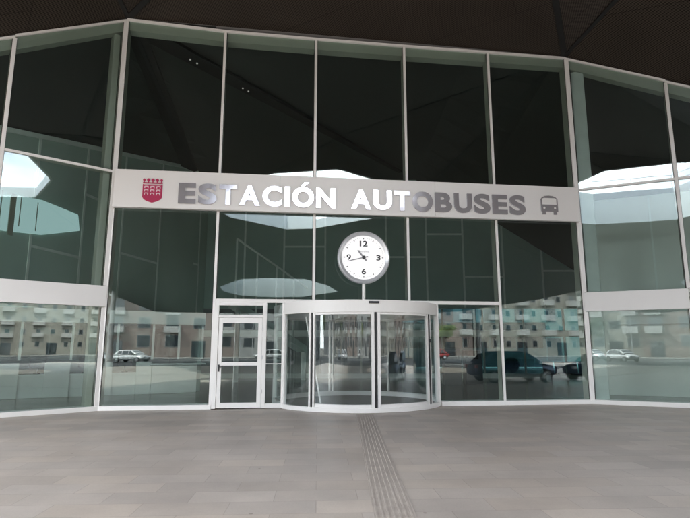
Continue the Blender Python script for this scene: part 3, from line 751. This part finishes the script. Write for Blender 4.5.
# inner half
for t in (R(100), R(145), R(190.3), R(193.2), R(238), R(262)): post(t, .055, 'white')
for a, b in ((R(66), R(100)), (R(100), R(145)), (R(145), R(190)), (R(194), R(238)), (R(238), R(262)), (R(262), R(294))):
    pa, pb = D(a + .015, RC - .02, 0), D(b - .015, RC - .02, 0); dd_ = (pb - pa).normalized(); nn_ = Vector((-dd_.y, dd_.x, 0)) * .012
    bm = bmesh.new(); prism(bm, [pa + Vector((0, 0, .165)), pb + Vector((0, 0, .165)), pb + Vector((0, 0, 2.495)), pa + Vector((0, 0, 2.495))], nn_); obj('inner_glass', bm, M['ginner'], RV)
# rotor: three glazed wings on a centre shaft
bm = bmesh.new(); p, q = D(-.9, 2.0, 2.45), D(-.66, 1.9, .15); cyl(bm, p, q, .025, seg=8); obj('pull_bar', bm, M['white'], RV)
bm = bmesh.new(); t = tM_ - .02; arc(bm, t - .055, t + .055, RC + .05, RC + .085, 2.735, 2.79, seg=4); obj('motion_sensor', bm, M['black'], RV)
bm = bmesh.new(); arc(bm, math.pi + .05, math.pi + .17, RC - .11, RC - .06, 2.44, 2.5, seg=4); obj('motion_sensor', bm, M['black'], RV)
bm = bmesh.new(); arc(bm, tR - .01, tR + .02, RC + .05, RC + .08, 1.75, 1.84, seg=2); obj('push_switch', bm, M['black'], RV)
obj('door_mat', (lambda bm: (prism(bm, [D(2 * math.pi * k / 48, RC - .08, .008) for k in range(48)], (0, 0, .006)), bm)[1])(bmesh.new()), M['mat'], RV)

# ------------------------------------------------------------------ canopy
V = dict(A=(-6.38, 13.87, 11.16), B=(7.145, 15.566, 10.945), LW=(LWe.x, LWe.y, 6.16), RW=(RWe.x, RWe.y, 6.62), M=(2.2, 5.9, 11.7),
         HL=(-4.2, -4.5, 10.9), N1=(-.8, 1.2, 11.1), N2=(2.7, 2.5, 11.2), N3=(6.2, 1.0, 11.1), HR=(8.6, -2, 10.9), H5=(7.5, -6, 10.9), H6=(3.8, -10, 10.8), H7=(1.8, -11, 10.8), H8=(-2.7, -8, 10.8),
         L1=(-9.4, 2.0, 8.2), L2=(-12.6, -22, 6.5), K1=(-10, -37, 5.8), K2=(16, -33, 5.8), K3=(24, -26, 5.8), R1=(20.5, 1.5, 5.6), R2=(25, -12, 6.0))
V = {k: Vector(v) for k, v in V.items()}
facets = [('A LW L1 HL', 'soffA'), ('A HL N1', 'soffC'), ('A N1 M', 'soffB'), ('A M B', 'soffB'), ('B M N3', 'soffC'), ('M N1 N2', 'soffA'), ('M N2 N3', 'soffB'),
          ('B N3 HR', 'soffC'), ('B HR R1 RW', 'soffA'), ('HL L1 L2 H8', 'soffB'), ('H8 L2 K1 H7', 'soffA'), ('H7 K1 K2 H6', 'soffC'), ('H6 K2 K3 H5', 'soffB'), ('H5 K3 R2', 'soffA'), ('HR H5 R2 R1', 'soffC')]
CN = thing('canopy', (1, -8, 11), 'dark perforated folded canopy over the plaza with a large faceted roof opening', 'canopy')
from mathutils.geometry import tessellate_polygon
lens = [(-2.9, -26.0), (-.9, -23.2), (2.2, -22.3), (5.3, -22.1), (8.0, -23.6), (9.4, -25.4), (6.1, -27.8), (2.5, -28.6), (-.6, -28.6), (-2.6, -27.4)]
def plane_z(p, q, r, x, y):
    n = (q - p).cross(r - p); return p.z - (n.x * (x - p.x) + n.y * (y - p.y)) / n.z
for names, mt in facets:
    ks = names.split(); poly = [V[k] for k in ks]
    holes = []
    if names == 'H7 K1 K2 H6':
        holes = [[Vector((x, y, plane_z(V['H7'], V['K1'], V['K2'], x, y))) for x, y in lens]]
        lens3 = holes[0]
    allp = poly + [p for h in holes for p in h]
    tri = tessellate_polygon([[Vector((p.x, p.y, 0)) for p in poly]] + [[Vector((p.x, p.y, 0)) for p in h] for h in holes])
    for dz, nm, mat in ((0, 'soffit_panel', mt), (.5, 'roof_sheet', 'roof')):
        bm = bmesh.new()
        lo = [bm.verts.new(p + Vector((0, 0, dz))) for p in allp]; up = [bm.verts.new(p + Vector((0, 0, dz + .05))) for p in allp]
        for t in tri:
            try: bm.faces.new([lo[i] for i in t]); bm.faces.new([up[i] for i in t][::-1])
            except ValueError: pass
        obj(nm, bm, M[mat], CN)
def seam(a, b, w0=.075):
    a, b = Vector(a), Vector(b); d = (b - a); n = Vector((-d.y, d.x, 0)).normalized() * w0; dn = Vector((0, 0, -.006)); bm = bmesh.new()
    hexa(bm, [a - n + dn * 5, b - n + dn * 5, b + n + dn * 5, a + n + dn * 5, a - n + dn, b - n + dn, b + n + dn, a + n + dn])
    obj('joint_channel', bm, M['seam'], CN)
for s in ('A HL', 'A M', 'B M', 'B HR', 'M N1', 'M N2', 'M N3', 'HL L1', 'H8 L2', 'H7 K1', 'H6 K2', 'H5 K3', 'H5 R2', 'HR R1'):
    a, b = s.split(); w_ = .055
    seam(V[a], V[b], .085)
def fascia(loop, mat, nm, hs=1.3, th=.12, z0=-.02):
    n = len(loop)
    for i in range(n):
        h = hs[i] if isinstance(hs, list) else hs
        a, b = Vector(loop[i]), Vector(loop[(i + 1) % n]); d = (b - a); nn = Vector((-d.y, d.x, 0)).normalized() * th
        bm = bmesh.new(); u0, u1 = Vector((0, 0, z0)), Vector((0, 0, h))
        hexa(bm, [a + u0, b + u0, b + nn + u0, a + nn + u0, a + u1, b + u1, b + nn + u1, a + nn + u1]); obj(nm, bm, mat, CN)
hole = [V[k] for k in ('HL', 'N1', 'N2', 'N3', 'HR', 'H5', 'H6', 'H7', 'H8')]
fascia(hole, M['fascia'], 'opening_fascia', [2.0, .6, .6, .6, .6, .7, 2.4, 2.4, 2.4])
fascia(lens3, M['fascia2'], 'opening_fascia', 2.2)
outer = [V[k] for k in ('LW', 'L1', 'L2', 'K1', 'K2', 'K3', 'R2', 'R1', 'RW')]
for i in range(len(outer) - 1):
    a, b = outer[i], outer[i + 1]; bm = bmesh.new(); nn = Vector((-(b - a).y, (b - a).x, 0)).normalized() * -.1
    hexa(bm, [a + Vector((0, 0, -.05)), b + Vector((0, 0, -.05)), b + nn + Vector((0, 0, -.05)), a + nn + Vector((0, 0, -.05)), a + Vector((0, 0, 1.35)), b + Vector((0, 0, 1.35)), b + nn + Vector((0, 0, 1.35)), a + nn + Vector((0, 0, 1.35))])
    obj('edge_fascia', bm, M['roof'], CN)
# parapet above the facade closing the canopy void
for a, b in (('A', 'B'), ('LW', 'A'), ('B', 'RW')):
    a, b = V[a], V[b]; bm = bmesh.new(); nn = Vector((-(b - a).y, (b - a).x, 0)).normalized() * .35; u0, u1 = Vector((0, 0, .0)), Vector((0, 0, 1.25))
    o_ = nn * .05
    hexa(bm, [a + u0, b + u0, b + nn + u0, a + nn + u0, a + u1, b + u1, b + nn + u1, a + nn + u1]); obj('edge_fascia', bm, M['roof'], CN)
# guard rail round the roof opening
rail = bmesh.new()
for i in range(len(hole)):
    a, b = hole[i], hole[(i + 1) % len(hole)]
    for z in (2.9, 3.35) if i in (6, 7) else ():
        cyl(rail, a + Vector((0, 0, z)), b + Vector((0, 0, z)), .025, seg=6)
    k = max(1, int((b - a).length / 2)) if i in (6, 7) else 0
    for j in range(k):
        p = a.lerp(b, j / k); cyl(rail, p + Vector((0, 0, 2.4)), p + Vector((0, 0, 3.37)), .03, seg=6)
obj('guard_rail', rail, M['steelrim'], CN)
for i, (x, y, z, lab) in enumerate(((-12.0, -20, 6.5, 'grey steel canopy column at the far left edge of the plaza'), (22.5, -2.5, 5.3, 'grey steel canopy column at the right edge of the plaza nearest the station'), (23, -20, 5.9, 'grey steel canopy column at the far right corner of the plaza'), (-10.3, -3, 7.6, 'grey steel canopy column at the left edge of the plaza nearest the station'))):
    t = thing('canopy_column', (x, y, 0), lab, 'column', 'canopy columns'); bm = bmesh.new(); cyl(bm, (x, y, 0), (x, y, z), .28, .2, seg=20); obj('shaft', bm, M['roof'], t)
    bm = bmesh.new(); cyl(bm, (x, y, .001), (x, y, .06), .45, seg=20); obj('base_plate', bm, M['roof'], t)

# ------------------------------------------------------------------ town behind the camera (seen mirrored in the glass)
def block(x, y, wd, dp, fl, yaw, mat, roofm, lab, bal=True, hip=False):
    rn = random.Random(int(x * 7 + y)); ww = rn.choice((.5, .65, .8, 1.0)); wh_ = rn.choice((1.3, 1.55, 1.9)); bev = rn.choice((2, 3)); sg_ = rn.choice((2.8, 3.1, 3.8))
    t = thing('apartment_building', (x, y, 0), lab, 'building', 'buildings round the square')
    H = fl * 3.0 + 1.2
    t.rotation_euler = (0, 0, yaw)
    def L(nm, bm, m, par=t, **k): return obj(nm, bm, m, par, local=True, **k)
    L('wall', B_(-wd / 2, wd / 2, 0, dp, 0, H), M[mat])
    if hip:
        bm = bmesh.new(); v = [bm.verts.new(p) for p in ((-wd / 2 - .5, -.5, H), (wd / 2 + .5, -.5, H), (wd / 2 + .5, dp + .5, H), (-wd / 2 - .5, dp + .5, H), (-wd / 2 + dp / 2, dp / 2, H + 3), (wd / 2 - dp / 2, dp / 2, H + 3))]
        for f in ((0, 1, 5, 4), (1, 2, 5), (2, 3, 4, 5), (3, 0, 4), (3, 2, 1, 0)): bm.faces.new([v[i] for i in f])
        L('roof', bm, M['roofred'])
    else:
        L('roof', B_(-wd / 2 - .25, wd / 2 + .25, -.25, dp + .25, H, H + .5), M[roofm]); L('roof_hut', B_(-2, 2, dp * .4, dp * .8, H + .5, H + 2.8), M[mat])
    n = int(wd / sg_); sp = wd / n
    fw = None; bw_ = None
    for f in range(fl):
        z = 1.2 + f * 3.0
        for c in range(n):
            cx = -wd / 2 + sp * (c + .5)
            if f == 0:
                if c % 3 == 1: continue
            if fw is None:
                fw = L('window', B_(-ww, ww, -.05, .04, 0, wh_), M['whiter']); pn = L('window_glass', B_(-ww + .07, ww - .07, -.07, -.051, .07, wh_ - .07), M['window'], fw)
                fw.location = (cx, 0, z + .6); pn.location = (0, 0, 0)
            else:
                o = fw.copy(); C.objects.link(o); o.parent = t; o.location = (cx, 0, z + .6)
                o2 = pn.copy(); C.objects.link(o2); o2.parent = o; o2.location = (0, 0, 0)
            if bal and f > 0 and c % bev == 0:
                if bw_ is None:
                    bm = bmesh.new(); box(bm, -1.25, 1.25, -1.1, -.08, -.15, 0); box(bm, -1.25, 1.25, -1.1, -1.04, .001, .95); box(bm, -1.25, -1.19, -1.039, -.08, .001, .95); box(bm, 1.19, 1.25, -1.039, -.08, .001, .95)
                    bw_ = L('balcony', bm, M['balc']); bw_.location = (cx, 0, z)
                else:
                    o = bw_.copy(); C.objects.link(o); o.parent = t; o.location = (cx, 0, z)
    for c in range(n):
        if c % 3 == 1: L('shop_door', B_(-wd / 2 + sp * (c + .5) - 1.1, -wd / 2 + sp * (c + .5) + 1.1, -.06, .05, .01, 2.8), M['window'])
PI = math.pi
# fronts face the plaza: yaw pi turns the local -y front towards +y
block(-34, -64, 26, 12, 5, PI, 'cream', 'roof', 'cream five storey apartment block, leftmost in the row across the road')
block(-10, -64, 22, 12, 6, PI, 'brick', 'roof', 'red brick six storey apartment block across the road')
block(11.6, -64, 21, 12, 5, PI, 'whiter', 'roof', 'white five storey apartment block across the road with flat roof')
block(34, -64, 23.5, 12, 6, PI, 'brick', 'roof', 'red brick apartment block across the road, right of the white block', True)
block(58, -64, 24, 12, 5, PI, 'cream', 'roof', 'cream apartment block with tiled hip roof across the road', True, True)
block(92, -74, 56, 12, 7, R(230), 'cream', 'roof', 'cream apartment block at the corner behind the brick one')
block(72, -30, 24, 12, 6, PI / 2 + PI, 'brick', 'roof', 'brick apartment block on the right side of the square')
block(70, 0, 26, 12, 5, PI / 2 + PI, 'cream', 'roof', 'cream apartment block on the right side of the square')
block(72, 28, 22, 12, 5, PI / 2 + PI, 'whiter', 'roof', 'white apartment block on the right side beyond the station')
block(-58, -22, 26, 12, 5, PI / 2, 'greyr', 'roof', 'grey apartment block on the left side of the square')
block(-58, 8, 22, 12, 4, PI / 2, 'whiter', 'roof', 'low white apartment block on the left side of the square')
block(-62, -62, 24, 12, 5, PI, 'greyr', 'roof', 'grey apartment block at the far left of the road')

def copy_tree(o, parent=None):
    c = o.copy(); C.objects.link(c); c.parent = parent
    for ch in o.children: copy_tree(ch, c)
    return c
# cars
def make_car(col, lab):
    t = thing('parked_car', (0, 0, 0), lab, 'car', 'cars parked round the plaza')
    cm = plain('car paint ' + lab[:12], col, .25, .3, .03, 2)
    # half sections along x: (x, half width, z low, z sill)
    prof = [(-2.1, .62, .38, .72), (-2.02, .78, .28, .86), (-1.5, .86, .22, .93), (-.6, .88, .2, .95), (.5, .88, .2, .95), (1.1, .87, .2, .92), (1.75, .82, .24, .82), (2.08, .66, .34, .66)]
    def loft(prof, name, mat, top=None):
        bm = bmesh.new(); pr = None
        for x, hw, z0, z1 in prof:
            P = [(x, -hw * .93, z0), (x, -hw, (z0 + z1) / 2), (x, -hw * .93, z1), (x, 0, z1 + .02), (x, hw * .93, z1), (x, hw, (z0 + z1) / 2), (x, hw * .93, z0)]
            q = [bm.verts.new(p) for p in P]
            if pr:
                for i in range(len(q)): bm.faces.new([pr[i], pr[(i + 1) % len(q)], q[(i + 1) % len(q)], q[i]])
            else: bm.faces.new(q)
            pr = q
        bm.faces.new(pr[::-1]); o = obj(name, bm, mat, t, smooth=True, local=True)
        s = o.modifiers.new('s', 'SUBSURF'); s.levels = 1; s.render_levels = 2; return o
    loft(prof, 'body', cm)
    bm = bmesh.new(); q = []; LV = ((-1.85, 1.2, .80, .9), (-1.62, .98, .755, 1.1), (-1.32, .52, .66, 1.36), (-1.0, .2, .58, 1.45))
    for x0, x1, hw, z in LV:
        q.append([bm.verts.new(p) for p in ((x0, -hw, z), (x1, -hw, z), (x1, hw, z), (x0, hw, z))])
    bm.faces.new(q[0]); bm.faces.new(q[3])
    for k in range(3):
        for i in range(4): bm.faces.new([q[k][i], q[k][(i + 1) % 4], q[k + 1][(i + 1) % 4], q[k + 1][i]])
    obj('roof', bm, cm, t, bevel=.05, local=True)
    for sy in (-1, 1):      # side windows between the pillars
        for (xa, xb, xc, xd) in ((-1.45, -.78, -.78, -1.2), (-.7, .08, .08, -.7), (.16, .8, .4, .16)):
            bm = bmesh.new(); prism(bm, [(xa, sy * .785, .97), (xb, sy * .785, .97), (xc, sy * .668, 1.34), (xd, sy * .668, 1.34)], (0, sy * .012, 0)); obj('window', bm, M['carglass'], t, local=True)
    for (xa, xb, sx) in ((1.09, .56, 1), (-1.74, -1.36, -1)):
        bm = bmesh.new(); prism(bm, [(xa + sx * .02, -.68, .98), (xa + sx * .02, .68, .98), (xb + sx * .03, .58, 1.34), (xb + sx * .03, -.58, 1.34)], (sx * .015, 0, .01)); obj('windscreen', bm, M['carglass'], t, local=True)
    for sy in (-1, 1): obj('door_mirror', B_(.72, .86, min(sy * .86, sy * 1.0), max(sy * .86, sy * 1.0), .95, 1.07), M['black'], t, bevel=.02, local=True)
    for x in (-1.3, 1.3):
        for y in (-.8, .8):
            bm = bmesh.new(); cyl(bm, (x, y - .1, .31), (x, y + .1, .31), .31, seg=24); wh = obj('wheel', bm, M['tyre'], t, bevel=.02, local=True)
            sg = 1 if y > 0 else -1
            bm = bmesh.new(); cyl(bm, (x, y + sg * .09, .31), (x, y + sg * .112, .31), .2, seg=16); obj('rim', bm, M['rim'], wh, local=True)
    for y in (-.58, .58):
        obj('headlight', B_(1.93, 2.09, y - .14, y + .14, .6, .72), M['lampw'], t, bevel=.02, local=True); obj('tail_light', B_(-2.1, -1.99, y - .12, y + .12, .66, .82), M['lampr'], t, bevel=.02, local=True)
    return t
cars = [((.55, .56, .58), 'silver hatchback parked in the row nearest the plaza edge, leftmost'), ((.03, .05, .1), 'dark blue car parked right of the plaza, nearest the station'),
        ((.7, .7, .7), 'white car parked in the plaza edge row, right of the silver hatchback'), ((.02, .02, .02), 'black car parked in the middle of the plaza edge row'),
        ((.3, .03, .03), 'red car parked in the plaza edge row'), ((.04, .07, .13), 'navy car parked right of the plaza beside the dark blue one'),
        ((.62, .62, .62), 'pale grey car parked on the left side of the plaza'), ((.15, .16, .17), 'grey car parked on the left side of the plaza behind the pale one')]
pos = [(-16, -34.5, .3), (10.6, 5.9, .1), (4, -41.2, PI), (16.5, -38.0, 1.2), (27, -40.5, PI), (15.4, 6.6, PI + .12), (-12.0, -33.5, .5), (-19, -30.5, .6)]
for (c_, l_), (x, y, a_) in zip(cars, pos):
    k = make_car(c_, l_); k.location = (x, y, 0); k.rotation_euler = (0, 0, a_)

# trees along the road
def make_tree(h, cr, seed, leaf, nleaf=2600):
    rnd = random.Random(seed)
    t = thing('street_tree', (0, 0, 0), 'tree', 'tree', 'trees along the road')
    bm = bmesh.new(); cyl(bm, (0, 0, 0), (.1, .05, h * .45), .17, .11, seg=10)
    tips = []
    for k in range(7):
        a_ = k * 2.4; r_ = cr * .62; p = (.1 + .02 * k, .05, h * (.38 + .02 * k)); q = (math.cos(a_) * r_, math.sin(a_) * r_, h * (.6 + .05 * rnd.random() + .03 * k)); cyl(bm, p, q, .07, .025, seg=6); tips.append(Vector(q))
    obj('trunk', bm, M['bark'], t, local=True)
    bm = bmesh.new(); cl = [tips[i] + Vector((rnd.gauss(0, .3), rnd.gauss(0, .3), rnd.uniform(-.2, .6))) for i in range(7)] + [Vector((rnd.gauss(0, cr * .35), rnd.gauss(0, cr * .35), h * .62 + rnd.uniform(0, h * .33))) for _ in range(9)]
    for _ in range(nleaf):
        c = rnd.choice(cl); v = Vector((rnd.gauss(0, 1), rnd.gauss(0, 1), rnd.gauss(0, .8))); p = c + v.normalized() * (cr * .38 * rnd.random() ** .4)
        u = Vector((rnd.gauss(0, 1), rnd.gauss(0, 1), rnd.gauss(0, .6))).normalized(); w_ = u.orthogonal().normalized(); s = rnd.uniform(.09, .17)
        bm.faces.new([bm.verts.new(p + u * s), bm.verts.new(p + w_ * s * .6), bm.verts.new(p - u * s), bm.verts.new(p - w_ * s * .6)])
    obj('crown', bm, M[leaf], t, local=True); return t
tA = make_tree(6.5, 2.1, 3, 'leafA'); tB = make_tree(5.6, 1.8, 9, 'leafB')
spots = [(-27, -58.5, 0, 'A'), (10, -58.6, 3, 'B'), (37, -58.4, 5, 'B'), (-38, -25, 2, 'A'), (-38, -8, 1, 'B')]
desc = ['leftmost of the row across the road', 'in front of the white block', 'rightmost of the row across the road', 'on the left side of the square farther away', 'on the left side of the square nearer the station']
first = {'A': tA, 'B': tB}; used = set()
for (x, y, a_, k), d_ in zip(spots, desc):
    o = first[k] if k not in used else copy_tree(first[k]); used.add(k)
    o.location = (x, y, .1 if y < -55 else 0); o.rotation_euler = (0, 0, a_)
    o['label'] = ('dark green round tree ' if k == 'A' else 'yellow green small tree ') + d_
# street lamps
def make_lamp():
    t = thing('street_lamp', (0, 0, 0), 'lamp', 'street lamp', 'street lamps along the road')
    bm = bmesh.new(); cyl(bm, (0, 0, 0), (0, 0, 7), .09, .05, seg=12); obj('pole', bm, M['roof'], t, local=True)
    bm = bmesh.new(); cyl(bm, (0, 0, 6.9), (0, 1.3, 7.25), .04, seg=8); obj('arm', bm, M['roof'], t, local=True)
    obj('lamp_head', B_(-.14, .14, 1.2, 1.9, 7.18, 7.3), M['roof'], t, bevel=.03, local=True); return t
lp = make_lamp()
for i, (x, d_) in enumerate(((-20, 'left end of the road'), (3, 'middle of the road'), (28, 'right end of the road'))):
    o = lp if i == 0 else copy_tree(lp); o.location = (x, -57, .12); o['label'] = 'grey single arm street lamp at the ' + d_
# bus bay behind the station, glimpsed through the rear glazing
BS = thing('parked_bus', (8, 36, 0), 'pale blue coach standing in the bay behind the station glazing', 'bus')
busm = plain('coach paint', (.42, .46, .48), .3)
obj('body', B_(2, 13.5, 35, 37.5, .35, 3.3), busm, BS, bevel=.15)
for k in range(6): obj('window', B_(2.5 + k * 1.8, 4.15 + k * 1.8, 34.97, 35.02, 1.6, 2.8), M['carglass'], BS)
for x in (4.2, 11.0):
    bm = bmesh.new(); cyl(bm, (x, 34.95, .5), (x, 35.3, .5), .5, seg=24); obj('wheel', bm, M['tyre'], BS)
tag(obj('bus_apron', B_(-60, 80, 30, 90, -.3, -.002), M['walk']), kind='structure')
PC = thing('bay_shade_canopy', (4, 37, 0), 'dark flat canopy added to shade the bus bay behind the station', 'canopy')  # put in to cut the daylight on the apron behind the rear glazing
obj('added_shade_slab', B_(-16, 24, 29.6, 46, 5.2, 5.6), M['inceil'], PC)
for x in (-14, -4, 6, 22): obj('support_post', B_(x - .12, x + .12, 44, 44.25, 0, 5.19), M['roof'], PC)
block(-6, 66, 52, 12, 5, 0, 'greyr', 'roof', 'long grey block behind the bus bays', False)
block(40, 66, 40, 12, 5, 0, 'cream', 'roof', 'cream block behind the bus bays', False)

# ------------------------------------------------------------------ render settings
vs = scene.view_settings; vs.view_transform = 'Standard'; vs.look = 'None'; vs.gamma = 1; vs.use_curve_mapping = False
vs.exposure = 2.8
cy = scene.cycles; cy.max_bounces = 10; cy.diffuse_bounces = 5; cy.glossy_bounces = 6; cy.transparent_max_bounces = 32; cy.transmission_bounces = 4
cy.use_denoising = True; cy.sample_clamp_indirect = 6; cy.caustics_reflective = False; cy.caustics_refractive = False
